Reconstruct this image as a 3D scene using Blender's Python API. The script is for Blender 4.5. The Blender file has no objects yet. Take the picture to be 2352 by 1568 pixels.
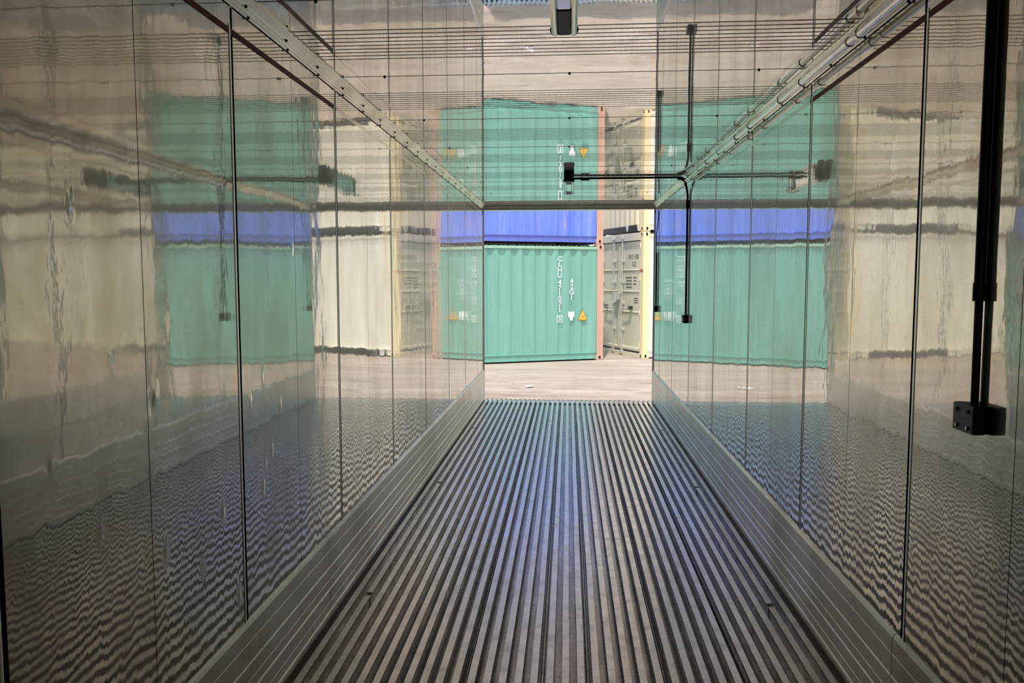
import bpy, math, random
from mathutils import Vector, Matrix

random.seed(7)
scene = bpy.context.scene
COL = scene.collection

# ------------------------------------------------------------------ camera
cam_data = bpy.data.cameras.new('camera')
cam = bpy.data.objects.new('camera', cam_data)
COL.objects.link(cam)
cam_data.sensor_fit = 'HORIZONTAL'
cam_data.sensor_width = 36.0
cam_data.lens = 1813.83 * 36.0 / 2352.0
cam_data.clip_start = 0.02
cam_data.clip_end = 400
_yaw, _pitch, _roll = -0.0711, -0.0793, -0.0006
fwd = Vector((math.sin(_yaw) * math.cos(_pitch), math.cos(_yaw) * math.cos(_pitch), math.sin(_pitch)))
rgt = Vector((math.cos(_yaw), -math.sin(_yaw), 0.0))
up = rgt.cross(fwd)
r2 = rgt * math.cos(_roll) + up * math.sin(_roll)
u2 = up * math.cos(_roll) - rgt * math.sin(_roll)
cam.matrix_world = Matrix(((r2.x, u2.x, -fwd.x, 0.0034), (r2.y, u2.y, -fwd.y, 0.0),
                           (r2.z, u2.z, -fwd.z, 1.6423), (0, 0, 0, 1)))
scene.camera = cam

# ------------------------------------------------------------------ sky, sun, exposure
world = bpy.data.worlds.new('sky')
scene.world = world
world.use_nodes = True
wn = world.node_tree
wn.nodes.clear()
w_out = wn.nodes.new('ShaderNodeOutputWorld')
w_bg = wn.nodes.new('ShaderNodeBackground')
w_bg.inputs['Color'].default_value = (0.86, 0.93, 1.0, 1)       # even, hazy bright sky
w_bg.inputs['Strength'].default_value = 1.42
wn.links.new(w_bg.outputs[0], w_out.inputs[0])

sun_data = bpy.data.lights.new('sun', 'SUN')
sun_data.energy = 3.9
sun_data.angle = math.radians(1.5)
sun_data.color = (1.0, 0.95, 0.86)
sun = bpy.data.objects.new('sun', sun_data)
COL.objects.link(sun)
sun.rotation_euler = Vector((-0.05, -0.37, 0.93)).to_track_quat('Z', 'Y').to_euler()
sun.location = (6, -4, 12)

scene.view_settings.view_transform = 'Standard'
scene.view_settings.look = 'None'
scene.view_settings.gamma = 1.0
scene.view_settings.use_curve_mapping = False
scene.view_settings.exposure = 0.0
cy = scene.cycles
cy.max_bounces = 24
cy.glossy_bounces = 20
cy.diffuse_bounces = 5
cy.transmission_bounces = 4
cy.sample_clamp_indirect = 6.0
cy.caustics_reflective = True
cy.blur_glossy = 0.3


# ------------------------------------------------------------------ materials
def lin(r, g, b):
    def f(c):
        c /= 255.0
        return c / 12.92 if c <= 0.04045 else ((c + 0.055) / 1.055) ** 2.4
    return (f(r), f(g), f(b), 1.0)


class NT:
    def __init__(self, name):
        self.m = bpy.data.materials.new(name)
        self.m.use_nodes = True
        self.t = self.m.node_tree
        self.t.nodes.clear()
        self.out = self.n('ShaderNodeOutputMaterial')

    def n(self, kind, **kw):
        nd = self.t.nodes.new(kind)
        for k, v in kw.items():
            if k.startswith('_'):
                setattr(nd, k[1:], v)
            else:
                nd.inputs[k.replace('__', ' ')].default_value = v
        return nd

    def l(self, a, b):
        self.t.links.new(a, b)

    def pos(self, scale=(1, 1, 1), world=True):
        if world:
            src = self.n('ShaderNodeNewGeometry').outputs['Position']
        else:
            src = self.n('ShaderNodeTexCoord').outputs['Object']
        mp = self.n('ShaderNodeMapping')
        mp.inputs['Scale'].default_value = scale
        self.l(src, mp.inputs['Vector'])
        return mp.outputs[0]

    def noise(self, vec, scale, detail=2.0, rough=0.5):
        nd = self.n('ShaderNodeTexNoise', Scale=scale, Detail=detail, Roughness=rough)
        self.l(vec, nd.inputs['Vector'])
        return nd.outputs['Fac']

    def ramp(self, fac, stops):
        rp = self.n('ShaderNodeValToRGB')
        el = rp.color_ramp.elements
        while len(el) < len(stops):
            el.new(0.5)
        for e, (p, c) in zip(el, stops):
            e.position = p
            e.color = c if len(c) == 4 else (*c, 1)
        self.l(fac, rp.inputs[0])
        return rp.outputs[0]

    def mix(self, fac, a, b, blend='MIX'):
        nd = self.n('ShaderNodeMix', _data_type='RGBA', _blend_type=blend)
        for sock, v in ((nd.inputs[0], fac), (nd.inputs[6], a), (nd.inputs[7], b)):
            if hasattr(v, 'links') or hasattr(v, 'is_linked'):
                self.l(v, sock)
            else:
                sock.default_value = v
        return nd.outputs[2]

    def math(self, op, a, b=0.0):
        nd = self.n('ShaderNodeMath', _operation=op)
        for sock, v in ((nd.inputs[0], a), (nd.inputs[1], b)):
            if hasattr(v, 'is_linked'):
                self.l(v, sock)
            else:
                sock.default_value = v
        return nd.outputs[0]

    def bsdf(self, color, rough=0.5, metal=0.0, normal=None, spec=0.5):
        p = self.n('ShaderNodeBsdfPrincipled')
        for key, v in (('Base Color', color), ('Roughness', rough), ('Metallic', metal), ('Specular IOR Level', spec)):
            if hasattr(v, 'is_linked'):
                self.l(v, p.inputs[key])
            else:
                p.inputs[key].default_value = v
        if normal is not None:
            self.l(normal, p.inputs['Normal'])
        return p.outputs[0]

    def bump(self, height, dist, strength=1.0, normal=None):
        b = self.n('ShaderNodeBump', Strength=strength, Distance=dist)
        self.l(height, b.inputs['Height'])
        if normal is not None:
            self.l(normal, b.inputs['Normal'])
        return b.outputs[0]

    def done(self, shader):
        self.l(shader, self.out.inputs['Surface'])
        return self.m


def sheet_metal(name, base, wave, sharp, haze, stain=0.5, wave_scale=(1, 1, 1), fine=0.4, blur=0.10):
    """polished, slightly buckled metal sheet: sharp lobe mixed with a hazy one"""
    t = NT(name)
    v = t.pos(wave_scale)
    n1 = t.noise(v, 2.3, 1.0)
    n2 = t.noise(v, 8.0, 1.5)
    n3 = t.noise(v, 26.0, 2.0)
    nb = t.bump(n1, wave * 3.0)
    nb = t.bump(n2, wave, normal=nb)
    nb = t.bump(n3, wave * 0.28 * fine, normal=nb)
    dirt = t.noise(t.pos((1.4, 1.4, 0.5)), 2.2, 5.0, 0.62)
    spots = t.noise(t.pos((1, 1, 1)), 30.0, 3.0, 0.6)
    dark = (base[0] * 0.74, base[1] * 0.70, base[2] * 0.62, 1)
    col = t.mix(t.math('MULTIPLY', t.ramp(dirt, [(0.42, (0, 0, 0)), (0.72, (1, 1, 1))]), stain), base, dark)
    col = t.mix(t.math('MULTIPLY', t.ramp(spots, [(0.62, (0, 0, 0)), (0.75, (1, 1, 1))]), stain * 0.6), col, dark)
    r1 = t.math('MULTIPLY_ADD', dirt, blur)
    t.t.nodes[-1].inputs[2].default_value = sharp
    a = t.bsdf(col, r1, 1.0, nb)
    b = t.bsdf(col, 0.42, 1.0, nb)
    mx = t.n('ShaderNodeMixShader', Fac=haze)
    hz = t.math('MULTIPLY_ADD', dirt, haze * 1.2)
    t.t.nodes[-1].inputs[2].default_value = haze * 0.4
    t.l(hz, mx.inputs[0])
    t.l(a, mx.inputs[1])
    t.l(b, mx.inputs[2])
    return t.done(mx.outputs[0])


M = {}
M['wall'] = sheet_metal('polished_wall_sheet', (0.80, 0.785, 0.735, 1), 0.00062, 0.0, 0.27, 0.85, (1, 1.2, 0.55), 0.8, 0.075)
M['ceiling'] = sheet_metal('polished_ceiling_sheet', (0.90, 0.885, 0.86, 1), 0.00018, 0.0, 0.12, 0.3, (1, 1, 1), 0.4, 0.04)
M['skirt'] = sheet_metal('extruded_skirting', (0.66, 0.645, 0.60, 1), 0.00015, 0.22, 0.75, 0.9, (1, 0.25, 1))
M['trim'] = sheet_metal('corner_trim_metal', (0.90, 0.86, 0.75, 1), 0.0004, 0.14, 0.5, 1.0, (1, 0.6, 1))
M['lip'] = sheet_metal('joint_lip_metal', (0.86, 0.85, 0.81, 1), 0.0001, 0.2, 0.6, 0.1)


def simple(name, color, rough=0.5, metal=0.0, var=0.0, scale=8.0, bump=0.0, world=False):
    t = NT(name)
    v = t.pos((1, 1, 1), world)
    col = color
    nz = t.noise(v, scale, 4.0, 0.6)
    if var:
        d = tuple(c * (1 - var) for c in color[:3]) + (1,)
        b = tuple(min(1, c * (1 + var * 0.6)) for c in color[:3]) + (1,)
        col = t.ramp(nz, [(0.3, d), (0.7, b)])
    nb = t.bump(nz, bump) if bump else None
    return t.done(t.bsdf(col, rough, metal, nb))


M['sealant'] = simple('black_joint_sealant', (0.012, 0.012, 0.012, 1), 0.6)
M['black'] = simple('black_plastic', (0.008, 0.010, 0.009, 1), 0.55, 0, 0.3, 20)
M['box_front'] = simple('grey_cover_plate', (0.13, 0.13, 0.122, 1), 0.45, 0, 0.3, 60)
M['screw'] = simple('dark_screw', (0.015, 0.015, 0.014, 1), 0.4, 0.3)
M['bright_screw'] = simple('bright_screw', (0.7, 0.7, 0.68, 1), 0.2, 1.0)
M['pipe'] = simple('silver_conduit', (0.72, 0.72, 0.69, 1), 0.16, 1.0, 0.15, 14)
M['tube'] = simple('pale_lamp_tube', (0.88, 0.86, 0.80, 1), 0.10, 0.5)
M['lamp_plate'] = simple('pale_lamp_plate', (0.86, 0.88, 0.94, 1), 0.16, 0.9)
M['shell'] = simple('insulated_shell', (0.55, 0.55, 0.53, 1), 0.7, 0, 0.1, 3)
M['jamb'] = simple('dark_door_gasket', (0.13, 0.12, 0.105, 1), 0.5, 0.2, 0.2, 6)
M['header'] = simple('grey_header', (0.86, 0.80, 0.70, 1), 0.32, 0.85, 0.12, 4)


def red_line():
    t = NT('red_load_line')
    nz = t.noise(t.pos((1, 6, 1)), 6.0, 4.0)
    return t.done(t.bsdf(t.ramp(nz, [(0.3, (0.28, 0.022, 0.018)), (0.7, (0.46, 0.042, 0.032))]), 0.5, 0.0, None, 0.15))


M['red_line'] = red_line()
M['bare_line'] = simple('bare_load_line', (0.58, 0.53, 0.47, 1), 0.15, 1.0, 0.15, 10, world=True)


def rail_metal():
    t = NT('worn_floor_rail')
    v = t.pos((1, 1, 1))
    big = t.noise(t.pos((14, 2.0, 1)), 1.6, 4.0, 0.6)
    fine = t.noise(t.pos((1, 0.35, 1)), 70.0, 4.0, 0.7)
    blot = t.noise(v, 9.0, 5.0, 0.65)
    col = t.ramp(big, [(0.3, (0.82, 0.81, 0.77)), (0.7, (0.95, 0.93, 0.90))])
    col = t.mix(t.ramp(blot, [(0.50, (0, 0, 0)), (0.74, (1, 1, 1))]), col, (0.68, 0.65, 0.61, 1))
    col = t.mix(t.ramp(fine, [(0.60, (0, 0, 0)), (0.80, (0.5, 0.5, 0.5))]), col, (0.5, 0.48, 0.45, 1))
    rough = t.ramp(blot, [(0.35, (0.24, 0.24, 0.24)), (0.7, (0.38, 0.38, 0.38))])
    nb = t.bump(fine, 0.0002)
    a = t.bsdf(col, rough, 1.0, nb)
    b = t.bsdf(col, 0.6, 0.25, nb)
    mx = t.n('ShaderNodeMixShader', Fac=0.26)
    t.l(a, mx.inputs[1])
    t.l(b, mx.inputs[2])
    return t.done(mx.outputs[0])


M['rail'] = rail_metal()


def channel_metal():
    t = NT('grimy_floor_channel')
    big = t.noise(t.pos((10, 1.4, 1)), 2.0, 5.0, 0.65)
    fine = t.noise(t.pos((1, 0.8, 1)), 60.0, 4.0, 0.7)
    col = t.ramp(big, [(0.3, (0.20, 0.19, 0.175)), (0.55, (0.32, 0.305, 0.285)), (0.75, (0.50, 0.47, 0.44))])
    col = t.mix(t.ramp(fine, [(0.5, (0, 0, 0)), (0.8, (1, 1, 1))]), col, (0.05, 0.046, 0.042, 1))
    return t.done(t.bsdf(col, 0.25, 0.9, t.bump(fine, 0.0002)))


M['channel'] = channel_metal()


def paint(name, base, fade, rust=0.0, streak=0.5, rough=0.5, rustcol=(0.33, 0.16, 0.08, 1), metal=0.0):
    """weathered container paint with vertical fading streaks and some rust"""
    t = NT(name)
    st = t.noise(t.pos((3.0, 3.0, 0.16), False), 2.6, 4.0, 0.6)
    fine = t.noise(t.pos((1, 1, 1), False), 7.0, 5.0, 0.65)
    col = t.mix(t.math('MULTIPLY', t.ramp(st, [(0.35, (0, 0, 0)), (0.72, (1, 1, 1))]), streak), base, fade)
    dk = tuple(c * 0.8 for c in base[:3]) + (1,)
    col = t.mix(t.math('MULTIPLY', t.ramp(fine, [(0.52, (0, 0, 0)), (0.8, (1, 1, 1))]), 0.35), col, dk)
    if rust:
        rs = t.noise(t.pos((4.5, 4.5, 0.55), False), 1.5, 5.0, 0.7)
        lo = 0.66 - rust * 0.15
        col = t.mix(t.ramp(rs, [(lo, (0, 0, 0)), (lo + 0.10, (0.85, 0.85, 0.85))]), col, rustcol)
    return t.done(t.bsdf(col, rough, metal, t.bump(fine, 0.0015)))


M['green'] = paint('faded_green_paint', (0.17, 0.40, 0.335, 1), (0.24, 0.50, 0.43, 1), 0.0, 0.8)
M['green_rail'] = paint('pale_green_rail_paint', (0.30, 0.52, 0.39, 1), (0.42, 0.58, 0.44, 1), 0.25, 0.8)
M['blue'] = paint('faded_blue_paint', (0.115, 0.20, 0.78, 1), (0.25, 0.36, 0.84, 1), 0.40, 0.8, rustcol=(0.42, 0.33, 0.37, 1))
M['blue_rail'] = paint('blue_rail_paint', (0.11, 0.16, 0.58, 1), (0.20, 0.26, 0.62, 1), 0.2, 0.6, rustcol=(0.30, 0.24, 0.32, 1))
M['rust_post'] = paint('pinkish_rust_post', (0.60, 0.34, 0.245, 1), (0.66, 0.43, 0.34, 1), 0.35, 0.8, rustcol=(0.55, 0.24, 0.10, 1))
M['cream'] = paint('cream_paint', (0.80, 0.76, 0.65, 1), (0.88, 0.85, 0.77, 1), 0.0, 0.8)
M['cream_end'] = paint('cream_corrugated_paint', (0.86, 0.74, 0.50, 1), (0.92, 0.84, 0.63, 1), 0.0, 0.8)
M['cream_door'] = paint('beige_door_paint', (0.72, 0.66, 0.52, 1), (0.80, 0.75, 0.62, 1), 0.0, 0.7)
M['cream_post'] = paint('yellowed_post_paint', (0.86, 0.69, 0.38, 1), (0.92, 0.79, 0.52, 1), 0.18, 0.8, rustcol=(0.70, 0.40, 0.18, 1))
M['rod'] = paint('galvanised_rod', (0.62, 0.62, 0.60, 1), (0.75, 0.75, 0.74, 1), 0.0, 0.6, 0.35, metal=0.4)
M['gasket'] = simple('dark_rubber_gasket', (0.035, 0.033, 0.03, 1), 0.7)
M['hole'] = simple('dark_casting_hole', (0.012, 0.006, 0.005, 1), 0.9)
M['black_paint'] = simple('black_rail_paint', (0.020, 0.019, 0.021, 1), 0.5, 0, 0.3, 6)
M['white_mark'] = simple('white_stencil_paint', (0.85, 0.95, 0.93, 1), 0.5, 0, 0.12, 9)
M['dark_mark'] = simple('grey_stencil_paint', (0.16, 0.145, 0.115, 1), 0.6, 0, 0.1, 9)
M['yellow_mark'] = simple('yellow_warning_paint', (0.78, 0.50, 0.07, 1), 0.5, 0, 0.1, 9)
M['amber_mark'] = simple('amber_warning_paint', (0.42, 0.24, 0.02, 1), 0.5)
M['red_mark'] = simple('red_smudge', (0.62, 0.13, 0.12, 1), 0.6, 0, 0.2, 12)
M['paper'] = simple('white_scrap', (0.86, 0.84, 0.86, 1), 0.8)


def ground_mat():
    t = NT('sandy_yard_ground')
    v = t.pos((1, 1, 1))
    a = t.noise(t.pos((0.35, 1.6, 1)), 1.2, 6.0, 0.62)
    b = t.noise(v, 9.0, 6.0, 0.7)
    c = t.noise(t.pos((0.7, 3.2, 1)), 2.2, 3.0, 0.6)
    col = t.ramp(a, [(0.28, (0.33, 0.26, 0.215)), (0.5, (0.42, 0.345, 0.295)), (0.72, (0.50, 0.43, 0.38))])
    col = t.mix(t.ramp(c, [(0.55, (0, 0, 0)), (0.70, (0.85, 0.85, 0.85))]), col, (0.25, 0.195, 0.165, 1))
    col = t.mix(t.ramp(b, [(0.55, (0, 0, 0)), (0.8, (0.5, 0.5, 0.5))]), col, (0.22, 0.175, 0.145, 1))
    nb = t.bump(b, 0.03, 0.9)
    nb = t.bump(c, 0.05, 0.7, nb)
    return t.done(t.bsdf(col, 0.95, 0.0, nb, 0.2))


M['ground'] = ground_mat()


# ------------------------------------------------------------------ mesh helpers
class MB:
    """collects shapes into ONE mesh"""

    def __init__(self):
        self.v, self.f = [], []

    def add(self, vs, fs):
        k = len(self.v)
        self.v += [tuple(p) for p in vs]
        self.f += [tuple(i + k for i in f) for f in fs]
        return self

    def box(self, x0, x1, y0, y1, z0, z1):
        return self.add([(x0, y0, z0), (x1, y0, z0), (x1, y1, z0), (x0, y1, z0),
                         (x0, y0, z1), (x1, y0, z1), (x1, y1, z1), (x0, y1, z1)],
                        [(0, 3, 2, 1), (4, 5, 6, 7), (0, 1, 5, 4), (1, 2, 6, 5), (2, 3, 7, 6), (3, 0, 4, 7)])

    def prism(self, prof, axis, a, b, closed=True, steps=None, wob=None):
        """profile of 2-D points swept along an axis; axis 'x': (y,z), 'y': (x,z), 'z': (x,y)"""
        st = steps or [a, b]
        n = len(prof)
        vs = []
        for s in st:
            for (p, q) in prof:
                w = wob(s) if wob else 0.0
                vs.append({'x': (s, p, q), 'y': (p + w, s, q), 'z': (p, q, s)}[axis])
        fs = []
        for i in range(len(st) - 1):
            for j in range(n if closed else n - 1):
                j2 = (j + 1) % n
                fs.append((i * n + j, i * n + j2, (i + 1) * n + j2, (i + 1) * n + j))
        if closed:
            fs.append(tuple(range(n - 1, -1, -1)))
            fs.append(tuple((len(st) - 1) * n + j for j in range(n)))
        return self.add(vs, fs)

    def tube(self, pts, r, n=14, cap=True):
        pts = [Vector(p) for p in pts]
        rs = r if isinstance(r, (list, tuple)) else [r] * len(pts)
        vs, fs = [], []
        ref = None
        for i, p in enumerate(pts):
            d = (pts[min(i + 1, len(pts) - 1)] - pts[max(i - 1, 0)]).normalized()
            if ref is None:
                ref = Vector((0, 0, 1)) if abs(d.z) < 0.9 else Vector((1, 0, 0))
            a = (ref - d * ref.dot(d)).normalized()
            ref = a
            b = d.cross(a)
            for k in range(n):
                an = 2 * math.pi * k / n
                vs.append(p + (a * math.cos(an) + b * math.sin(an)) * rs[i])
        for i in range(len(pts) - 1):
            for k in range(n):
                k2 = (k + 1) % n
                fs.append((i * n + k, i * n + k2, (i + 1) * n + k2, (i + 1) * n + k))
        if cap:
            fs.append(tuple(range(n - 1, -1, -1)))
            fs.append(tuple((len(pts) - 1) * n + k for k in range(n)))
        return self.add(vs, fs)

    def build(self, name, mat, parent=None, smooth=False, bevel=0.0, segs=2):
        me = bpy.data.meshes.new(name)
        me.from_pydata(self.v, [], self.f)
        me.validate()
        me.materials.append(M[mat] if isinstance(mat, str) else mat)
        o = bpy.data.objects.new(name, me)
        COL.objects.link(o)
        if smooth:
            me.polygons.foreach_set('use_smooth', [True] * len(me.polygons))
            me.set_sharp_from_angle(angle=math.radians(38))
        if bevel:
            bv = o.modifiers.new('bevel', 'BEVEL')
            bv.width = bevel
            bv.segments = segs
            bv.limit_method = 'ANGLE'
        if parent:
            o.parent = parent
        return o


def empty(name, loc=(0, 0, 0), rz=0.0, size=0.2):
    o = bpy.data.objects.new(name, None)
    o.empty_display_size = size
    o.location = loc
    o.rotation_euler = (0, 0, rz)
    COL.objects.link(o)
    return o


def tag(o, label=None, cat=None, group=None, kind=None):
    for k, v in (('label', label), ('category', cat), ('group', group), ('kind', kind)):
        if v:
            o[k] = v
    return o


def copy_obj(o, parent=None, loc=None):
    c = o.copy()
    COL.objects.link(c)
    if parent:
        c.parent = parent
    if loc is not None:
        c.location = loc
    return c


def copy_tree(o, parent=None):
    c = o.copy()
    COL.objects.link(c)
    if parent:
        c.parent = parent
    for ch in [x for x in bpy.data.objects if x.parent == o]:
        copy_tree(ch, c)
    return c


# ------------------------------------------------------------------ dimensions
W = 1.145            # half the inner width
L = 10.62            # door plane
Y0 = -0.94           # far (closed) end, behind the camera
ZC = 2.612           # ceiling
GZ = -0.19           # yard level

# ------------------------------------------------------------------ the yard
gmb = MB()
NX, NY = 60, 60
gx = [-60 + 120 * i / NX for i in range(NX + 1)]
gy = [-30 + 110 * j / NY for j in range(NY + 1)]
gmb.add([(x, y, GZ) for y in gy for x in gx],
        [(j * (NX + 1) + i, j * (NX + 1) + i + 1, (j + 1) * (NX + 1) + i + 1, (j + 1) * (NX + 1) + i)
         for j in range(NY) for i in range(NX)])
tag(gmb.build('ground', 'ground'), 'pale pinkish sandy yard ground outside the open doorway', kind='structure')

# ------------------------------------------------------------------ shell of the box we stand in
floor = MB().box(-1.2, 1.2, Y0 - 0.08, L, GZ + 0.02, -0.052).build('floor', 'channel')
tag(floor, 'grooved metal floor of raised rails over dark grimy channels', kind='structure')

# raised T-rails, one object each
PITCH, FIRST = 0.0643, 0.0632
T_PROF = [(-0.0155, -0.005), (-0.0150, 0.0), (0.0150, 0.0), (0.0155, -0.005), (0.0155, -0.007),
          (0.0035, -0.010), (0.0035, -0.052), (-0.0035, -0.052), (-0.0035, -0.010), (-0.0155, -0.007)]
straight = None
for k in range(-18, 17):
    x = FIRST + k * PITCH
    if k in (-17, 15):                                  # rails with drain notches
        cuts = [Y0, 1.64, 1.68, 3.93, 3.97, 6.20, 6.24, 8.55, 8.59, L]
        for a, b in zip(cuts[0::2], cuts[1::2]):
            o = MB().prism(T_PROF, 'y', a, b).build('floor_rail', 'rail', floor)
            o.location.x = x
    elif k in (-1, 0, 1, 4, -3):                        # slightly bent rails
        steps = [Y0 + (L - Y0) * i / 46 for i in range(47)]
        ph, am = random.uniform(0, 6), random.uniform(0.0012, 0.0024)
        o = MB().prism(T_PROF, 'y', Y0, L, True, steps,
                       lambda s: am * (math.sin(s * 3.1 + ph) * 0.6 + math.sin(s * 7.3 + 2 * ph) * 0.4)).build('floor_rail', 'rail', floor)
        o.location.x = x
    elif straight is None:
        straight = MB().prism(T_PROF, 'y', Y0, L).build('floor_rail', 'rail', floor)
        straight.location.x = x
    else:
        copy_obj(straight, floor, (x, 0, 0))
# interlocking joints between the floor sections show as thin ridges in some channels
for k in (-8, -3, 0, 5, 10):
    x = FIRST + (k + 0.5) * PITCH
    MB().prism([(-0.009, -0.052), (-0.009, -0.030), (-0.005, -0.028), (-0.003, -0.046), (0.003, -0.046), (0.005, -0.026),
                (0.008, -0.028), (0.008, -0.052)], 'y', Y0, L).build('section_joint', 'channel', floor).location.x = x

# side walls: dark backing, then one sheet per panel
JOINTS = [-0.91, 0.29, 1.495, 2.695, 3.90, 5.105, 6.31, 7.56, 8.78, 9.98]
GAP, LIPW, LIPH = 0.017, 0.016, 0.0020
DENTS = [(2.110, 1.318, 3.2), (2.085, 1.297, -2.6), (2.063, 1.245, 1.8), (2.069, 1.133, 1.6), (2.764, 1.200, 3.0),
         (2.883, 1.271, 2.4), (3.060, 1.137, 2.2), (2.961, 0.978, 2.4), (2.864, 0.858, 3.8), (2.515, 0.864, 3.4),
         (3.236, 1.767, 2.0), (2.138, 0.857, 2.4), (2.624, 0.537, 3.0), (2.203, 1.511, 1.4), (2.891, 0.939, 1.6),
         (1.764, 1.813, 2.0), (1.90, 1.44, 1.2), (1.66, 1.22, 1.4), (2.36, 0.73, 1.8), (1.83, 1.02, 1.2)]


def wall_panel(side, ya, yb, lip, parent):
    """one sheet; side -1 left, +1 right; a raised lip closes the joint on its far edge"""
    ys = [ya, yb]
    if lip:
        prof = [(ya, 0.0), (yb, 0.0), (yb, -0.003), (ya, -0.003)]
    else:
        prof = [(ya, 0.0), (yb - 0.0012, 0.0), (yb, -0.001), (yb, -0.003), (ya, -0.003)]
    zlo, zhi = 0.36, 2.575
    dents = [d for d in DENTS if side < 0 and ya - 0.02 < d[0] < yb + 0.02]
    mb = MB()
    if not dents:
        vs = [(side * (W - h), y, z) for z in (zlo, zhi) for (y, h) in prof]
        n = len(prof)
        fs = [(j, (j + 1) % n, n + (j + 1) % n, n + j) for j in range(n)] + [tuple(range(n)), tuple(range(2 * n - 1, n - 1, -1))]
        mb.add(vs, fs)
    else:
        flat_end = yb if lip else yb - 0.0012
        ny = max(2, int((flat_end - ya) / 0.006))
        zz = [zlo + (zhi - zlo) * i / 180 for i in range(181)]
        yy = [ya + (flat_end - ya) * i / ny for i in range(ny + 1)]
        vs = []
        for z in zz:
            for y in yy:
                h = 0.0
                for (dy, dz, a) in dents:
                    e = ((y - dy) / 0.0095) ** 2 + ((z - dz) / 0.026) ** 2
                    if e < 12:
                        h += a * 0.0007 * math.exp(-e)
                vs.append((side * (W - h), y, z))
        n = ny + 1
        fs = [(i * n + j, i * n + j + 1, (i + 1) * n + j + 1, (i + 1) * n + j) for i in range(180) for j in range(ny)]
        mb.add(vs, fs)
    o = mb.build('wall_panel', 'wall', parent, smooth=bool(dents))
    if dents:
        o['label'] = 'dented wall sheet'
    if lip:
        pr = []
        for i in range(9):
            an = math.pi * i / 8
            pr.append((side * (W - 0.0002 - LIPH * math.sin(an) ** 0.7), yb - LIPW / 2 - LIPW / 2 * math.cos(an)))
        st = MB().prism(pr, 'z', zlo, 2.50).build('joint_strip', 'lip', parent, smooth=True)
    return o


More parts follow.
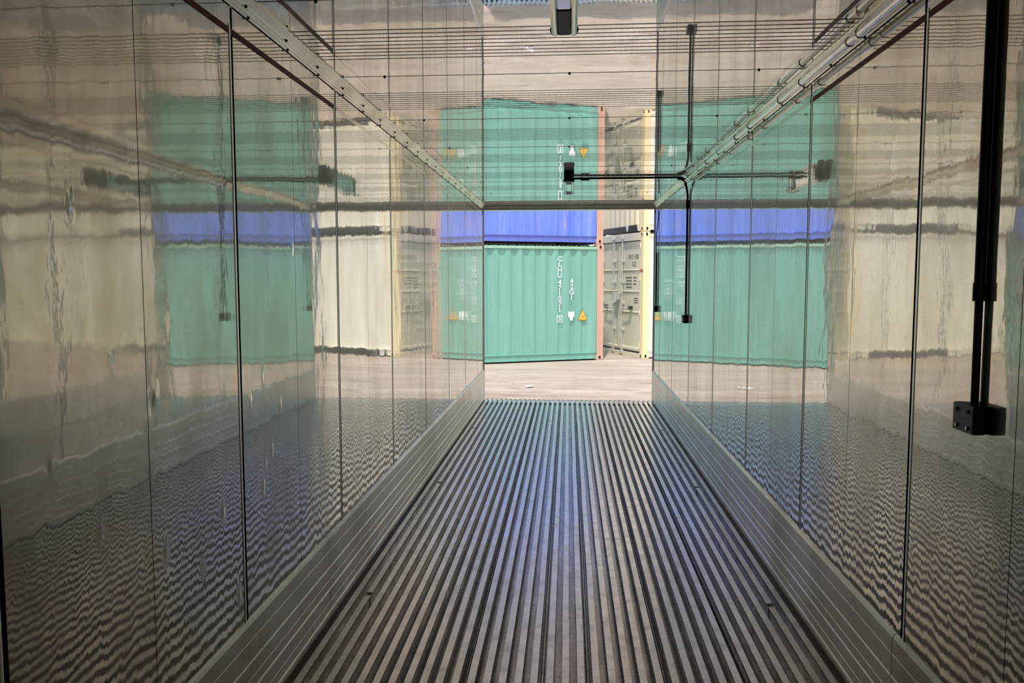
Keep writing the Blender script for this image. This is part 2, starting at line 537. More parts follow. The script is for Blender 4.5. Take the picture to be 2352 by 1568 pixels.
for side, nm in ((-1, 'left'), (1, 'right')):
    wall = MB().box(min(side * (W + 0.0035), side * 1.24), max(side * (W + 0.0035), side * 1.24),
                    Y0, L, GZ + 0.02, 2.70).build('wall_' + nm, 'sealant')
    tag(wall, '%s wall of polished metal sheets with dark vertical joints' % nm, kind='structure')
    js = JOINTS + [L + GAP]
    off = 0.0 if side < 0 else 0.012
    for a, b in zip(js[:-1], js[1:]):
        a, b = a + off, b + (off if b < L else 0)
        a2, b2 = a + (0 if a < Y0 + 0.1 else 0), b - GAP
        mid = (a + b) / 2 - 0.03
        if b2 > L:
            b2 = L
        wall_panel(side, a2, mid, False, wall)
        wall_panel(side, mid + 0.0022, b2, True, wall)
    # load limit line: red for the first sheets, bare further in
    zl = 2.479
    for nm2, mt, ya, yb, lab in (('load_line', 'red_line', Y0, 3.885 + off, 'dark red painted load limit line'),
                                 ('load_line', 'bare_line', 3.905 + off, L, 'bare grey stretch of the load limit line')):
        o = MB().box(min(side * (W - 0.0012), side * (W + 0.001)), max(side * (W - 0.0012), side * (W + 0.001)),
                     ya, yb, zl - 0.011, zl + 0.011).build(nm2, mt, wall)
        o['label'] = lab
    # skirting extrusion
    sk = [(0.000, 0.415), (0.006, 0.412), (0.010, 0.400), (0.011, 0.385), (0.011, 0.345), (0.0125, 0.343), (0.0125, 0.335), (0.011, 0.333),
          (0.011, 0.268), (0.0145, 0.264), (0.0145, 0.255), (0.011, 0.251), (0.011, 0.205), (0.0125, 0.203), (0.0125, 0.198), (0.011, 0.196),
          (0.011, 0.163), (0.0150, 0.159), (0.0150, 0.150), (0.011, 0.146), (0.011, 0.098), (0.0125, 0.096), (0.0125, 0.092), (0.011, 0.090),
          (0.011, 0.056), (0.0150, 0.052), (0.0150, 0.044), (0.011, 0.040), (0.011, 0.004), (0.004, -0.001), (0.004, -0.05), (-0.003, -0.05), (-0.003, 0.415)]
    base = None
    cuts = [Y0, 3.62, 6.05, 8.5, L]
    if side > 0:
        cuts = [Y0, 2.74, 5.35, 8.05, L]
    root = empty('baseboard_' + nm)
    tag(root, '%s kick plate of ridged metal above the floor edge' % nm, kind='structure')
    for a, b in zip(cuts[:-1], cuts[1:]):
        MB().prism([(side * (W - h * 1.25), z) for h, z in sk], 'y', a, b - 0.004).build('kick_plate', 'skirt', root)
    # dents where sections meet
    # corner moulding between wall and ceiling
    # 45 degree moulding, ridged: (distance along the slope, relief)
    tr = [(W, 2.560)]
    for q, h in ((0.0, 0.0), (0.002, 0.005), (0.011, 0.005), (0.013, -0.001), (0.019, -0.001), (0.020, 0.006), (0.025, 0.006), (0.026, -0.001), (0.030, -0.001),
                 (0.031, 0.003), (0.038, 0.0035), (0.039, -0.002), (0.045, -0.002), (0.047, 0.003), (0.053, 0.003), (0.054, -0.001), (0.058, -0.001), (0.060, 0.006), (0.067, 0.006), (0.068, 0.0)):
        e = q / 0.068
        tr.append((W - 0.048 * e - h * 0.707, 2.565 + 0.047 * e - h * 0.707))
    tr += [(W - 0.048, ZC + 0.02), (W + 0.01, ZC + 0.02), (W + 0.01, 2.560)]
    t_root = MB().prism([(side * x, z) for x, z in tr], 'y', Y0, L - 0.13).build('trim_1' if side < 0 else 'trim_2', 'trim')
    tag(t_root, 'aluminium corner moulding with dark screws along the %s ceiling edge' % nm, kind='structure')
    y = 2.36
    scr = None
    n = 0
    while y < L - 0.4:
        for dx, dz, dy in ((0.0090, 2.5660, 0.06), (0.0260, 2.5840, 0.0)):
            if side > 0 and dx > 0.02:
                continue
            if scr is None:
                scr = MB().tube([(0, 0, 0.004), (0, 0, -0.003), (0, 0, -0.0045)], [0.0052, 0.0052, 0.003], 10).build('screw', 'screw', t_root)
                o = scr
            else:
                o = copy_obj(scr, t_root)
            o.location = (side * (W - dx), y + dy, dz)
        y += 0.395

# ceiling: sheets with bundles of nine grooves
ceiling = MB().box(-1.24, 1.24, Y0, L, ZC + 0.004, 2.72).build('ceiling', 'shell')
tag(ceiling, 'mirror bright metal ceiling with bundles of cross grooves', kind='structure')
CJ0, CP = 3.853, 1.045
PW = CP - 0.0016
prof = [(0.0, ZC)]
gp = 0.0500
c0 = PW / 2 + 0.0 - 4 * gp
for i in range(9):
    c = c0 + i * gp
    prof += [(c - 0.0065, ZC), (c - 0.0045, ZC + 0.0055), (c + 0.0045, ZC + 0.0055), (c + 0.0065, ZC)]
prof += [(PW - 0.020, ZC), (PW - 0.018, ZC - 0.0016), (PW, ZC - 0.0016), (PW, ZC + 0.008), (0.0, ZC + 0.008)]
cp0 = None
for k in range(-5, 7):
    ya = CJ0 + k * CP
    if ya > L - 0.1:
        break
    if ya + PW > L - 0.0:
        continue
    if cp0 is None:
        cp0 = MB().prism(prof, 'x', -W, W).build('ceiling_panel', 'ceiling', ceiling)
        cp0.location.y = ya
    else:
        copy_obj(cp0, ceiling, (0, ya, 0))
last = CJ0 + 6 * CP
MB().prism([(last, ZC), (L - 0.20, ZC), (L - 0.12, ZC - 0.004), (L - 0.06, ZC - 0.016), (L - 0.06, ZC + 0.008), (last, ZC + 0.008)], 'x', -W, W).build('ceiling_panel', 'ceiling', ceiling)
if CJ0 - 5 * CP > Y0:
    MB().box(-W, W, Y0, CJ0 - 5 * CP - 0.003, ZC, ZC + 0.008).build('ceiling_panel', 'ceiling', ceiling)
cs = None
for k in range(-2, 7):
    for x in (-0.885, 0.004, 0.885):
        loc = (x, CJ0 + k * CP - 0.010, ZC - 0.0016)
        if cs is None:
            cs = MB().tube([(0, 0, 0.003), (0, 0, -0.003), (0, 0, -0.005)], [0.006, 0.006, 0.003], 10).build('screw', 'screw', ceiling)
            cs.location = loc
        else:
            copy_obj(cs, ceiling, loc)

# closed end behind the camera
wb = MB().box(-1.24, 1.24, Y0 - 0.09, Y0 - 0.003, GZ + 0.02, 2.72).build('wall_back', 'shell')
tag(wb, 'closed metal end wall of the container interior', kind='structure')
for x0, x1 in ((-1.14, -0.39), (-0.385, 0.385), (0.39, 1.14)):
    MB().box(x0, x1, Y0 - 0.004, Y0, 0.02, 2.30).build('wall_panel', 'wall', wb)
MB().box(-1.10, 1.10, Y0 - 0.004, Y0 + 0.012, 2.33, 2.50).build('air_grille', 'black', wb)

# door frame
hd = MB().prism([(L - 0.075, ZC + 0.06), (L - 0.075, ZC - 0.040), (L - 0.06, ZC - 0.061), (L + 0.10, ZC - 0.061), (L + 0.10, ZC + 0.06)], 'x', -W - 0.02, W + 0.02).build('trim_3', 'header')
tag(hd, 'dull grey header rail across the top of the doorway', kind='structure')
for side, nm in ((-1, 'trim_4'), (1, 'trim_5')):
    j = MB().prism([(side * (W + 0.09), L + 0.0), (side * (W - 0.004), L + 0.0), (side * (W - 0.012), L + 0.012), (side * (W - 0.012), L + 0.055),
                    (side * (W - 0.004), L + 0.07), (side * (W - 0.004), L + 0.10), (side * (W + 0.09), L + 0.10)], 'z', GZ + 0.03, ZC).build(nm, 'jamb')
    tag(j, 'dark gasketed door jamb at the %s of the doorway' % ('left' if side < 0 else 'right'), kind='structure')
sill = MB().box(-1.2, 1.2, L, L + 0.14, GZ + 0.03, -0.036)
prof = [(L, -0.036), (L + 0.02, -0.036), (L + 0.02, -0.010), (L, -0.010)]
sill_o = sill.build('trim_6', 'rail')
tag(sill_o, 'metal door sill at the end of the grooved floor', kind='structure')
tooth = None
for k in range(-18, 17):
    x = FIRST + k * PITCH
    if tooth is None:
        tooth = MB().prism([(-0.019, -0.036), (-0.017, -0.001), (0.017, -0.001), (0.019, -0.036)], 'y', L + 0.055, L + 0.07).build('sill_tooth', 'rail', sill_o)
        tooth.location.x = x
    else:
        copy_obj(tooth, sill_o, (x, 0, 0))


# ------------------------------------------------------------------ shipping containers in the yard
def corrugated(length, height, depth=0.036, pitch=0.278, flip=1):
    """list of (s, d) along a corrugated sheet"""
    pts = []
    s = 0.0
    flat, slope = pitch * 0.26, pitch * 0.24
    while s < length - pitch:
        pts += [(s, 0.0), (s + flat, 0.0), (s + flat + slope, depth), (s + 2 * flat + slope, depth)]
        s += pitch
    pts += [(s, 0.0), (length, 0.0)]
    return pts


def container(label, origin, rz, Lc, H, mats, group=None, doors=False, end='plain', wide=2.438):
    """local axes: x along the long side, y into the box, z up; front long side at y = 0, x = 0 is the end with doors / bulkhead"""
    root = empty('shipping_container', origin, rz, 1.0)
    tag(root, label, 'shipping container', group)
    side, rail_m, post_m, cast_m, end_m = mats['side'], mats['rail'], mats['post'], mats['cast'], mats['end']
    B = wide
    PW_ = 0.16
    # long sides
    for y, sgn in ((0.030, 1), (B - 0.030, -1)):
        pts = corrugated(Lc - 2 * PW_, H)
        vs = []
        for z in (0.165, H - 0.095):
            vs += [(PW_ + s, y + sgn * d, z) for s, d in pts]
        n = len(pts)
        fs = [(j, j + 1, n + j + 1, n + j) if sgn > 0 else (j + 1, j, n + j, n + j + 1) for j in range(n - 1)]
        MB().add(vs, fs).build('side_panel', side, root)
    # rails along the long sides
    for y0, y1, s in ((0.012, 0.075, 1), (B - 0.075, B - 0.012, -1)):
        ya, yb = (y0, y1) if s > 0 else (y1, y0)
        MB().prism([(ya, H - 0.110), (ya, H - 0.048), (yb, H - 0.048), (yb, H - 0.110)], 'x', 0.17, Lc - 0.17).build('top_rail', rail_m, root, bevel=0.006)
        MB().prism([(ya - s * 0.012, 0.034), (ya - s * 0.012, 0.046), (ya + s * 0.012, 0.040), (ya + s * 0.012, 0.155), (ya - s * 0.010, 0.166), (ya - s * 0.010, 0.176), (yb, 0.176), (yb, 0.034)],
                   'x', 0.17, Lc - 0.17).build('bottom_rail', mats.get('lower', rail_m), root)
    # posts and corner castings
    for ix, x in enumerate((0.0, Lc)):
        sx = 1 if ix == 0 else -1
        for iy, y in enumerate((0.0, B)):
            sy = 1 if iy == 0 else -1
            prof = [(x + sx * 0.004, y + sy * 0.004), (x + sx * PW_, y + sy * 0.004), (x + sx * PW_, y + sy * 0.04), (x + sx * 0.045, y + sy * 0.05),
                    (x + sx * 0.045, y + sy * 0.14), (x + sx * 0.004, y + sy * 0.14)]
            pm = mats.get('post_far', post_m) if ix else post_m
            MB().prism(prof, 'z', 0.11, H - 0.11).build('corner_post', pm, root, bevel=0.006)
            for z0 in (0.0, H - 0.118):
                c = MB().box(min(x, x + sx * 0.178), max(x, x + sx * 0.178), min(y, y + sy * 0.162), max(y, y + sy * 0.162), z0, z0 + 0.118)
                co = c.build('corner_casting', mats.get('cast_far', cast_m) if ix else cast_m, root, bevel=0.010)
                zc = z0 + 0.060
                # slot holes: side face and end face
                for face in ('side', 'end'):
                    ring = []
                    for a in range(14):
                        an = 2 * math.pi * a / 14
                        ring.append((0.025 * math.cos(an) * (1.0 if face == 'side' else 1.0), 0.040 * math.sin(an)))
                    if face == 'side':
                        vs = [(x + sx * 0.089 + p, y - sy * 0.0015, zc + q) for p, q in ring] + [(x + sx * 0.089 + p, y + sy * 0.01, zc + q) for p, q in ring]
                    else:
                        vs = [(x - sx * 0.0015, y + sy * 0.081 + p, zc + q) for p, q in ring] + [(x + sx * 0.01, y + sy * 0.081 + p, zc + q) for p, q in ring]
                    fs = [tuple(range(14)), tuple(range(27, 13, -1))] + [(a, (a + 1) % 14, 14 + (a + 1) % 14, 14 + a) for a in range(14)]
                    MB().add(vs, fs).build('casting_hole', 'hole', co)
    # roof with cross corrugation, floor underside
    pts = corrugated(Lc - 0.36, B, 0.024, 0.209)
    vs = [(0.18 + s, y, H - 0.046 + d * 1.3) for y in (0.03, B - 0.03) for s, d in pts]
    n = len(pts)
    MB().add(vs, [(j, j + 1, n + j + 1, n + j) for j in range(n - 1)]).build('roof_panel', rail_m, root)
    MB().box(0.02, Lc - 0.02, 0.03, B - 0.03, 0.06, 0.15).build('underframe', 'black_paint', root)
    # ends
    def end_wall(x, s, mat, low='rail'):
        pts = corrugated(B - 0.32, H, 0.045, 0.25)
        vs = []
        for z in (0.15, H - 0.09):
            vs += [(x + s * (0.025 + d), 0.16 + q, z) for q, d in pts]
        n = len(pts)
        MB().add(vs, [(j, j + 1, n + j + 1, n + j) for j in range(n - 1)]).build('end_panel', mat, root)
        for z0, z1, m_ in ((H - 0.11, H - 0.01, rail_m), (0.015, 0.155, 'black_paint' if low == 'black' else rail_m)):
            if low == 'black' and z0 < 1:
                # black painted rail with slanted ends and a white gap
                MB().prism([(0.30, 0.012), (0.36, 0.165), (0.78, 0.165), (0.85, 0.155), (B - 0.22, 0.155), (B - 0.16, 0.012)], 'x', x + s * 0.010, x + s * 0.05).build('end_rail', m_, root)
                MB().prism([(0.16, 0.012), (0.16, 0.175), (0.36, 0.175), (0.30, 0.012)], 'x', x + s * 0.012, x + s * 0.05).build('gusset_plate', end_m, root)
                o = MB().prism([(0.785, 0.030), (0.735, 0.178), (0.885, 0.178), (0.845, 0.030)], 'x', x + s * 0.006, x + s * 0.02).build('gusset_plate', 'cream', root)
                o['label'] = 'white tapered plate on the black rail'
            else:
                MB().box(min(x + s * 0.012, x + s * 0.07), max(x + s * 0.012, x + s * 0.07), 0.15, B - 0.15, z0, z1).build('end_rail', m_, root)
    end_wall(Lc, -1, mats.get('end_far', end_m))
    if not doors:
        end_wall(0.0, 1, end_m, 'black' if end == 'black' else 'rail')
    else:
        MB().box(0.005, 0.09, 0.15, B - 0.15, H - 0.185, H - 0.01).build('door_header', mats['door'], root, bevel=0.006)
        MB().box(0.005, 0.09, 0.15, B - 0.15, 0.0, 0.105).build('door_sill', mats['door'], root, bevel=0.006)
        zlo, zhi = 0.125, H - 0.205
        for ya, yb, first in ((0.17, B / 2 - 0.012, True), (B / 2 + 0.012, B - 0.17, False)):
            # leaf with horizontal recesses
            gz = [1.015, 1.497, 1.995]
            xo = 0.034
            prof = [(xo + 0.05, zlo), (xo, zlo), (xo, zlo + 0.09), (xo + 0.014, zlo + 0.11)]
            prev = zlo
            for g in gz:
                prof += [(xo + 0.014, g - 0.05), (xo + 0.010, g - 0.035), (xo + 0.040, g - 0.012), (xo + 0.040, g + 0.030), (xo, g + 0.038), (xo + 0.014, g + 0.052)]
            prof += [(xo + 0.014, zhi - 0.11), (xo, zhi - 0.09), (xo, zhi), (xo + 0.05, zhi)]
            leaf = MB().prism([(p, q) for p, q in prof], 'y', 0, 1)
            leaf.v = [(vx, ya + (yb - ya) * vy, vz) for (vx, vy, vz) in leaf.v]
            lf = leaf.build('door_leaf', mats['door'], root)
            # vertical edge stiles
            for s0, s1 in ((ya, ya + 0.045), (yb - 0.045, yb)):
                MB().box(xo - 0.006, xo + 0.04, s0, s1, zlo, zhi).build('door_stile', mats['door'], lf)
            MB().box(0.045, 0.075, ya - 0.014, ya, zlo - 0.02, zhi + 0.02).build('door_gasket', 'gasket', lf)
            MB().box(0.045, 0.075, yb, yb + 0.014, zlo - 0.02, zhi + 0.02).build('door_gasket', 'gasket', lf)
            MB().box(0.045, 0.075, ya, yb, zhi, zhi + 0.022).build('door_gasket', 'gasket', lf)
            MB().box(0.045, 0.075, ya, yb, zlo - 0.022, zlo).build('door_gasket', 'gasket', lf)
            rods = (yb - 0.10, yb - 0.62) if first else (ya + 0.20, ya + 0.72)
            if first:
                rods = (yb - 0.19,)
            else:
                rods = (ya + 0.24, ya + 0.88)
            for yr in rods:
                rod = MB().tube([(0.0, yr, 0.06), (0.0, yr, H - 0.08)], 0.021, 10)
                rod.build('lock_rod', 'rod', lf, smooth=True)
                for z in (0.05, H - 0.13):
                    MB().box(-0.030, 0.022, yr - 0.055, yr + 0.055, z, z + 0.075).build('cam_keeper', 'rod', lf, bevel=0.008)
                for z in (0.62, 1.25, 1.75, 2.25):
                    MB().box(-0.026, 0.05, yr - 0.045, yr + 0.045, z - 0.03, z + 0.03).build('rod_bracket', 'rod', lf, bevel=0.006)
            if first:
                MB().tube([(-0.03, rods[0], 1.14), (-0.035, rods[0] - 0.06, 1.145), (-0.03, rods[0] - 0.42, 1.15)], [0.014, 0.012, 0.010], 8).build('door_handle', 'rod', lf, smooth=True)
                MB().box(-0.03, 0.03, rods[0] - 0.48, rods[0] - 0.34, 1.11, 1.19).build('handle_catch', 'gasket', lf, bevel=0.006)
                MB().box(-0.05, 0.03, yb - 0.06, yb + 0.14, 1.32, 1.50).build('lock_box', 'rod', lf, bevel=0.01)
            else:
                MB().tube([(-0.03, rods[0], 1.14), (-0.035, rods[0] + 0.06, 1.145), (-0.03, rods[0] + 0.42, 1.15)], [0.014, 0.012, 0.010], 8).build('door_handle', 'rod', lf, smooth=True)
                MB().box(-0.03, 0.03, rods[0] + 0.36, rods[0] + 0.46, 1.11, 1.19).build('handle_catch', 'gasket', lf, bevel=0.006)
        for y in (0.155, B - 0.155):
            for z in (0.30, 1.05, 1.85, 2.60):
                MB().tube([(0.012, y, z - 0.06), (0.012, y, z + 0.06)], 0.018, 8).build('hinge', mats['post'], root, smooth=True)
    return root


GREEN_ORG = Vector((0.80, 17.915, 0))
ax = Vector((0.918, 0.396, 0)).normalized()
GLEN = 12.192
rz_g = math.atan2(ax.y, ax.x)
org_g = GREEN_ORG - ax * GLEN
green = container('green corrugated shipping container on the ground with white vertical code', (org_g.x, org_g.y, GZ), rz_g, GLEN, 2.591,
                  dict(side='green', rail='green_rail', post='green', cast='green', end='green', lower='green', post_far='rust_post', cast_far='rust_post', end_far='green'),
                  'stacked shipping containers in the yard')
blue = container('faded blue shipping container stacked on the green one', (org_g.x - 0.01, org_g.y, GZ + 2.601), rz_g + 0.001, GLEN, 2.591,
                 dict(side='blue', rail='blue_rail', post='blue', cast='blue', end='blue', post_far='rust_post', cast_far='rust_post', end_far='blue'),
                 'stacked shipping containers in the yard')
C0 = Vector((1.695, 18.16, 0))
ud = Vector((-0.400, 0.917, 0)).normalized()
vd = Vector((ud.y, -ud.x, 0))
rz_c = math.atan2(vd.y, vd.x)
cream_m = dict(side='cream', rail='cream', post='cream_post', cast='cream_post', end='cream_end', door='cream_door')
cream = container('cream shipping container with closed double doors standing right of the green one', (C0.x, C0.y, GZ), rz_c, 12.192, 2.896, cream_m,
                  'stacked shipping containers in the yard', doors=True)
c2 = dict(cream_m)
upper = container('cream shipping container with black bottom rail stacked above the door end', (C0.x + 0.004, C0.y, GZ + 2.906), rz_c, 12.192, 2.896, c2,
                  'stacked shipping containers in the yard', end='black')
# black stretch in the lower side rail of both cream boxes
for r in (cream, upper):
    o = MB().prism([(0.42, 0.014), (0.56, 0.172), (2.9, 0.172), (3.04, 0.014)], 'y', -0.004, 0.02).build('fork_pocket_plate', 'black_paint', r)
    o['label'] = 'black slanted stretch of the bottom rail'


# stencilled marks -------------------------------------------------
def text_mesh(s, size):
    cu = bpy.data.curves.new('txt', 'FONT')
    cu.body = s
    cu.size = size
    cu.align_x = 'CENTER'
    cu.align_y = 'CENTER'
    cu.extrude = 0.001
    cu.offset = size * 0.018
    ob = bpy.data.objects.new('txt', cu)
    COL.objects.link(ob)
    dg = bpy.context.evaluated_depsgraph_get()
    me = bpy.data.meshes.new_from_object(ob.evaluated_get(dg))
    v = [tuple(p.co) for p in me.vertices]
    f = [tuple(p.vertices) for p in me.polygons]
    bpy.data.objects.remove(ob)
    bpy.data.curves.remove(cu)
    bpy.data.meshes.remove(me)
    return v, f


def stencil(parent, name, items, mat, face, label=None):
    """items: (text, a, z, size, squeeze); face 'side' (y=0 plane, a = x) or 'end' (x=0 plane, a = y, read from outside)"""
    mb = MB()
    for s, a, z, size, sq in items:
        v, f = text_mesh(s, size)
        if face == 'side':
            mb.add([(a + p[0] * sq, SIDE_Y - p[2], z + p[1]) for p in v], f)
        else:
            mb.add([(END_X - p[2], a - p[0] * sq, z + p[1]) for p in v], f)
    o = mb.build(name, mat, parent)
    if label:
        o['label'] = label
    return o


SIDE_Y, END_X = 0.024, 0.030
xs = 11.128
col1 = 'CLHU471071'
items = []
z = 2.262
for i, ch in enumerate(col1):
    items.append((ch, xs, z, 0.150, 1.05))
    z -= 0.121 if i != 3 else 0.150
stencil(green, 'code_lettering', items, 'white_mark', 'side', 'white stencilled code reading CLHU 471071')
# boxed check digit
fr = MB()
for (a0, a1, b0, b1) in ((-0.065, 0.065, 0.065, 0.080), (-0.065, 0.065, -0.080, -0.065), (-0.065, -0.050, -0.065, 0.065), (0.050, 0.065, -0.065, 0.065)):
    fr.box(xs + a0, xs + a1, SIDE_Y - 0.001, SIDE_Y + 0.001, 0.945 + b0, 0.945 + b1)
v, f = text_mesh('5', 0.13)
fr.add([(xs + p[0], SIDE_Y - p[2], 0.945 + p[1]) for p in v], f)
fr.build('check_digit', 'white_mark', green)
items = [(ch, 11.414, 1.775 - i * 0.122, 0.150, 1.05) for i, ch in enumerate('42G1')]
stencil(green, 'code_lettering', items, 'white_mark', 'side', 'white stencilled size code')
# small white label
mb = MB()
mb.prism([(11.33, 1.10), (11.335, 0.99), (11.37, 0.965), (11.37, 0.905), (11.445, 0.905), (11.445, 0.965), (11.48, 0.99), (11.485, 1.10)], 'y', SIDE_Y - 0.002, SIDE_Y)
mb.build('information_label', 'white_mark', green)
mb = MB()
for q in range(3):
    mb.box(11.365, 11.45, SIDE_Y - 0.003, SIDE_Y - 0.0021, 1.055 - q * 0.028, 1.063 - q * 0.028)
# warning triangle
MB().prism([(11.565, 0.90), (11.685, 1.165), (11.805, 0.90)], 'y', SIDE_Y - 0.001, SIDE_Y + 0.001).build('warning_triangle', 'amber_mark', green)
MB().prism([(11.592, 0.922), (11.685, 1.125), (11.778, 0.922)], 'y', SIDE_Y - 0.002, SIDE_Y - 0.001).build('warning_triangle', 'yellow_mark', green)
MB().tube([(11.685, SIDE_Y - 0.0035, 0.985), (11.685, SIDE_Y - 0.002, 0.985)], 0.024, 12).build('warning_dot', 'amber_mark', green)
END_X = 0.0470
stencil(cream, 'code_lettering', [('010 108', 0.55, 2.335, 0.155, 0.98), ('G2', 0.52, 2.165, 0.150, 1.0)], 'dark_mark', 'end', 'grey stencilled code on the right door')
# weight table: rows of fine grey marks
mb = MB()
for r in range(4):
    zr = 1.86 - r * 0.075
    for a0, a1 in ((0.93, 0.62), (0.56, 0.40)):
        if r == 3 and a0 < 0.6:
            continue
        mb.box(0.0455, 0.0475, a1, a0 - 0.04 * (r % 2), zr - 0.018, zr + 0.012)
tag(mb.build('weight_table', 'dark_mark', cream), kind='stuff')
mb = MB()
for r in range(3):
    mb.box(0.0455, 0.0475, 0.32, 0.50, 1.36 - r * 0.05, 1.385 - r * 0.05)
tag(mb.build('weight_table', 'dark_mark', cream), kind='stuff')
o = MB().prism([(0.02, 1.97), (0.0, 2.03), (0.09, 2.055), (0.17, 2.03), (0.13, 1.985)], 'x', 0.0005, 0.0035).build('paint_smudge', 'red_mark', cream)
o['label'] = 'red paint smudge on the corner post'

# scrap of litter on the ground
mb = MB()
pts = []
for i in range(5):
    for j in range(4):
        pts.append((-0.06 + 0.03 * i + random.uniform(-.008, .008), -0.05 + 0.033 * j + random.uniform(-.008, .008), random.uniform(0.004, 0.045)))
fs = [(j + i * 4, j + 1 + i * 4, j + 1 + (i + 1) * 4, j + (i + 1) * 4) for i in range(4) for j in range(3)]
mb.add(pts, fs)
sc = mb.build('paper_scrap', 'paper')
sol = sc.modifiers.new('thick', 'SOLIDIFY')
sol.thickness = 0.003
sc.location = (-0.643, 13.21, GZ)
tag(sc, 'small crumpled white scrap lying on the sandy ground outside the doorway', 'litter')


# ------------------------------------------------------------------ ceiling lamps
def ceiling_lamp(x, ya, yb, label, far=False):
    root = empty('ceiling_lamp', (x, (ya + yb) / 2, ZC))
    tag(root, label, 'lamp', 'twin tube lamps along the ceiling')
    h = (yb - ya) / 2
    MB().box(-0.020, 0.020, -h + 0.02, h - 0.02, -0.070, 0.0).build('housing', 'lamp_plate', root, bevel=0.004)
    for s in (-1, 1):
        n = 9
        pts = [(s * 0.0345, -h + 0.05, -0.078)]
        rs = [0.0125]
        pts.append((s * 0.0345, h - 0.022, -0.078))
        rs.append(0.0125)
        for i in range(1, 6):
            an = i * math.pi / 2 / 5
            pts.append((s * 0.0345, h - 0.022 + 0.014 * math.sin(an), -0.078))
            rs.append(0.0125 * math.cos(an) + 0.0002)
        MB().tube(pts, rs, 16).build('lamp_tube', 'tube', root, smooth=True)
        # black cup behind each tube end
        MB().tube([(s * 0.0345, h - 0.034, -0.070), (s * 0.0345, h - 0.012, -0.070), (s * 0.0345, h + 0.002, -0.070), (s * 0.0345, h + 0.006, -0.070)],
                  [0.0172, 0.0172, 0.0150, 0.009], 16).build('end_cup', 'black', root, smooth=True)
        MB().tube([(s * 0.0345, -h + 0.03, -0.072), (s * 0.0345, -h + 0.07, -0.072)], 0.0175, 16).build('end_cup', 'black', root, smooth=True)
    MB().box(-0.023, 0.023, h - 0.27, h, -0.084, -0.002).build('tube_holder', 'black', root, bevel=0.005)
    MB().box(-0.022, 0.022, -h + 0.30, h - 0.275, -0.082, -0.068).build('cover_plate', 'lamp_plate', root, bevel=0.004)
    MB().box(-0.046, 0.046, -h, -h + 0.26, -0.086, -0.001).build('gear_box', 'black', root, bevel=0.006)
    return root


ceiling_lamp(-0.016, 1.72, 2.975, 'twin tube ceiling lamp nearest the camera at the top of the picture')
ceiling_lamp(0.004, 7.30, 8.47, 'twin tube ceiling lamp further in, joined to the black cross conduit')

# ------------------------------------------------------------------ conduits
CX = 1.100
tube_root = empty('ceiling_conduit', (CX, 3.0, ZC))
tag(tube_root, 'silver conduit pipe running along the right ceiling edge', 'conduit')
for a, b in ((Y0, 3.295), (3.295, 3.93), (3.93, 5.40), (5.40, 7.62)):
    MB().tube([(0, a - 3.0, -0.045), (0, b - 3.0, -0.045)], 0.0165 if a < 3.9 else 0.0145, 16).build('pipe', 'pipe', tube_root, smooth=True)
for yy in (3.295, 3.93, 5.40, 6.5):
    MB().tube([(0, yy - 3.028, -0.045), (0, yy - 2.972, -0.045)], 0.0205, 14).build('pipe_coupling', 'pipe', tube_root, smooth=True)
for yy in (2.55, 3.17, 4.3, 5.0, 6.0, 6.9):
    MB().prism([(-0.019, -0.052), (-0.008, -0.064), (0.008, -0.064), (0.020, -0.050), (0.040, -0.040), (0.042, -0.037), (0.018, -0.045), (0.006, -0.060), (-0.006, -0.060), (-0.016, -0.050), (-0.014, -0.030), (0.004, -0.010), (0.002, -0.008), (-0.018, -0.030)],
               'y', yy - 3.012, yy - 2.988).build('pipe_clip', 'pipe', tube_root)

cross = empty('cross_conduit', (0.5, 7.68, ZC))
tag(cross, 'black conduit crossing the ceiling from the far lamp to the right corner', 'conduit')
MB().tube([(-0.455, 0, -0.016), (-0.36, 0, -0.0145), (0.56, 0, -0.0125), (0.60, 0, -0.040)], 0.0105, 12).build('pipe', 'black', cross, smooth=True)
MB().tube([(-0.385, 0, -0.021), (-0.30, 0, -0.021)], 0.0140, 12).build('pipe_coupling', 'black', cross, smooth=True)
MB().tube([(0.530, 0, -0.020), (0.57, 0, -0.024), (0.61, 0, -0.047)], [0.015, 0.018, 0.017], 12).build('junction_tee', 'black', cross, smooth=True)


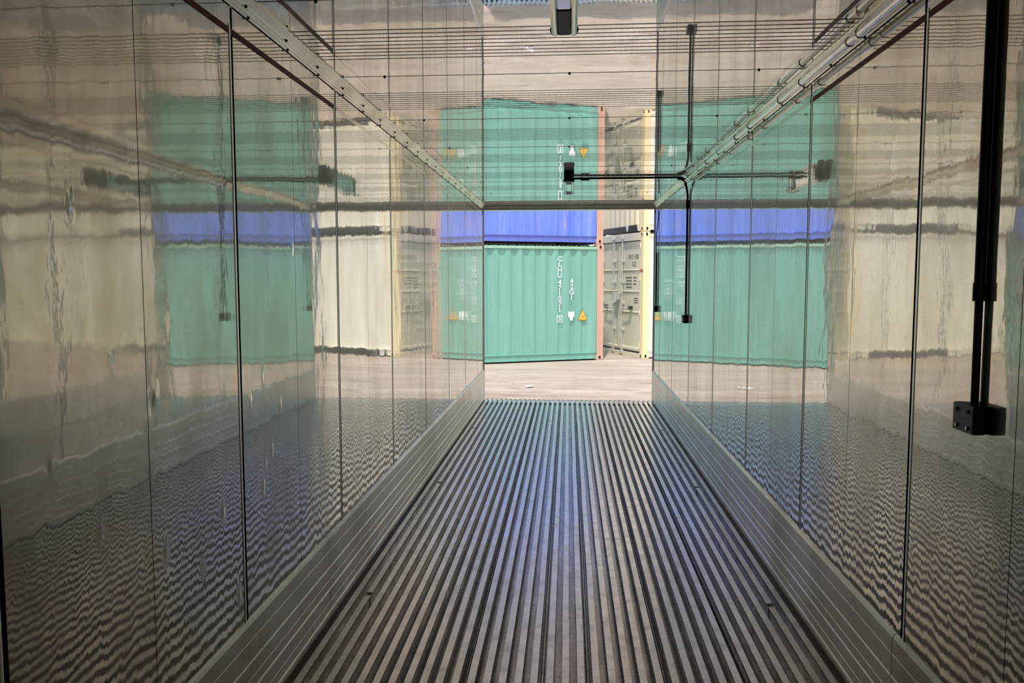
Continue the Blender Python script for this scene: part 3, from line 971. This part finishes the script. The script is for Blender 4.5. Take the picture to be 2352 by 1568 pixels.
def drop_conduit(y, pipe_top, zb, label, first=False, thin=False):
    root = empty('drop_conduit', (W, y, 1.255))
    tag(root, label, 'conduit', 'black drop conduits with boxes on the right wall')
    r = 0.0105
    xx = -0.0130
    if first:
        MB().tube([(xx, 0, 0.035), (xx - 0.0005, 0, 0.34)], r, 16).build('pipe', 'black', root, smooth=True)
        MB().tube([(-0.0145, 0, 0.36), (-0.0145, 0, 1.20), (-0.02, -0.01, 1.245), (-0.04, -0.04, 1.30)], 0.0135, 16).build('pipe', 'black', root, smooth=True)
        MB().tube([(-0.0155, 0, 0.325), (-0.0155, 0, 0.375)], 0.0150, 16).build('pipe_coupling', 'black', root, smooth=True)
    elif thin:
        MB().tube([(xx, 0, 0.035), (xx, 0, 0.72)], r, 12).build('pipe', 'black', root, smooth=True)
        MB().tube([(xx, 0, 0.72), (xx - 0.004, 0.0, 0.95), (-0.003, -0.06, 1.17), (-0.012, -0.09, 1.262)], 0.0055, 10).build('cable', 'black', root, smooth=True)
    else:
        MB().tube([(xx, 0, 0.035), (xx, 0, 1.03), (xx, 0, 1.17), (xx - 0.004, 0, 1.21), (-0.035, -0.01, 1.285), (-0.045, -0.015, 1.305)], r, 14).build('pipe', 'black', root, smooth=True)
        MB().tube([(xx, 0, 1.05), (xx, 0, 1.13)], 0.0165, 12).build('pipe_coupling', 'black', root, smooth=True)
    # junction box with chamfered back and screwed cover
    ln, d, h = 0.055, 0.044, 0.039
    MB().prism([(-0.0005, -ln + 0.012), (-0.0005, ln - 0.012), (-0.012, ln), (-d + 0.004, ln), (-d + 0.004, -ln), (-0.012, -ln)], 'z', -h, h).build('junction_box', 'black', root, bevel=0.003)
    cv = MB().box(-d, -d + 0.004, -ln + 0.001, ln - 0.001, -h + 0.001, h - 0.001).build('cover_plate', 'box_front', root, bevel=0.0012)
    for k, (py, pz) in enumerate(((-0.030, 0.021), (0.030, 0.021), (-0.030, -0.024), (0.030, -0.024))):
        MB().tube([(-d + 0.001, py, pz), (-d - 0.0035, py, pz), (-d - 0.0045, py, pz)], [0.006, 0.006, 0.004], 10).build('screw', 'screw' if k < 2 else 'bright_screw', cv)
    return root


drop_conduit(2.262, 2.55, 1.29, 'thick black conduit down the right wall nearest the camera, ending in a screwed box', True)
drop_conduit(7.70, 2.4, 1.29, 'black conduit drop on the right wall below the silver pipe junction')
drop_conduit(10.30, 2.4, 1.29, 'black conduit drop close to the right door jamb', False, True)
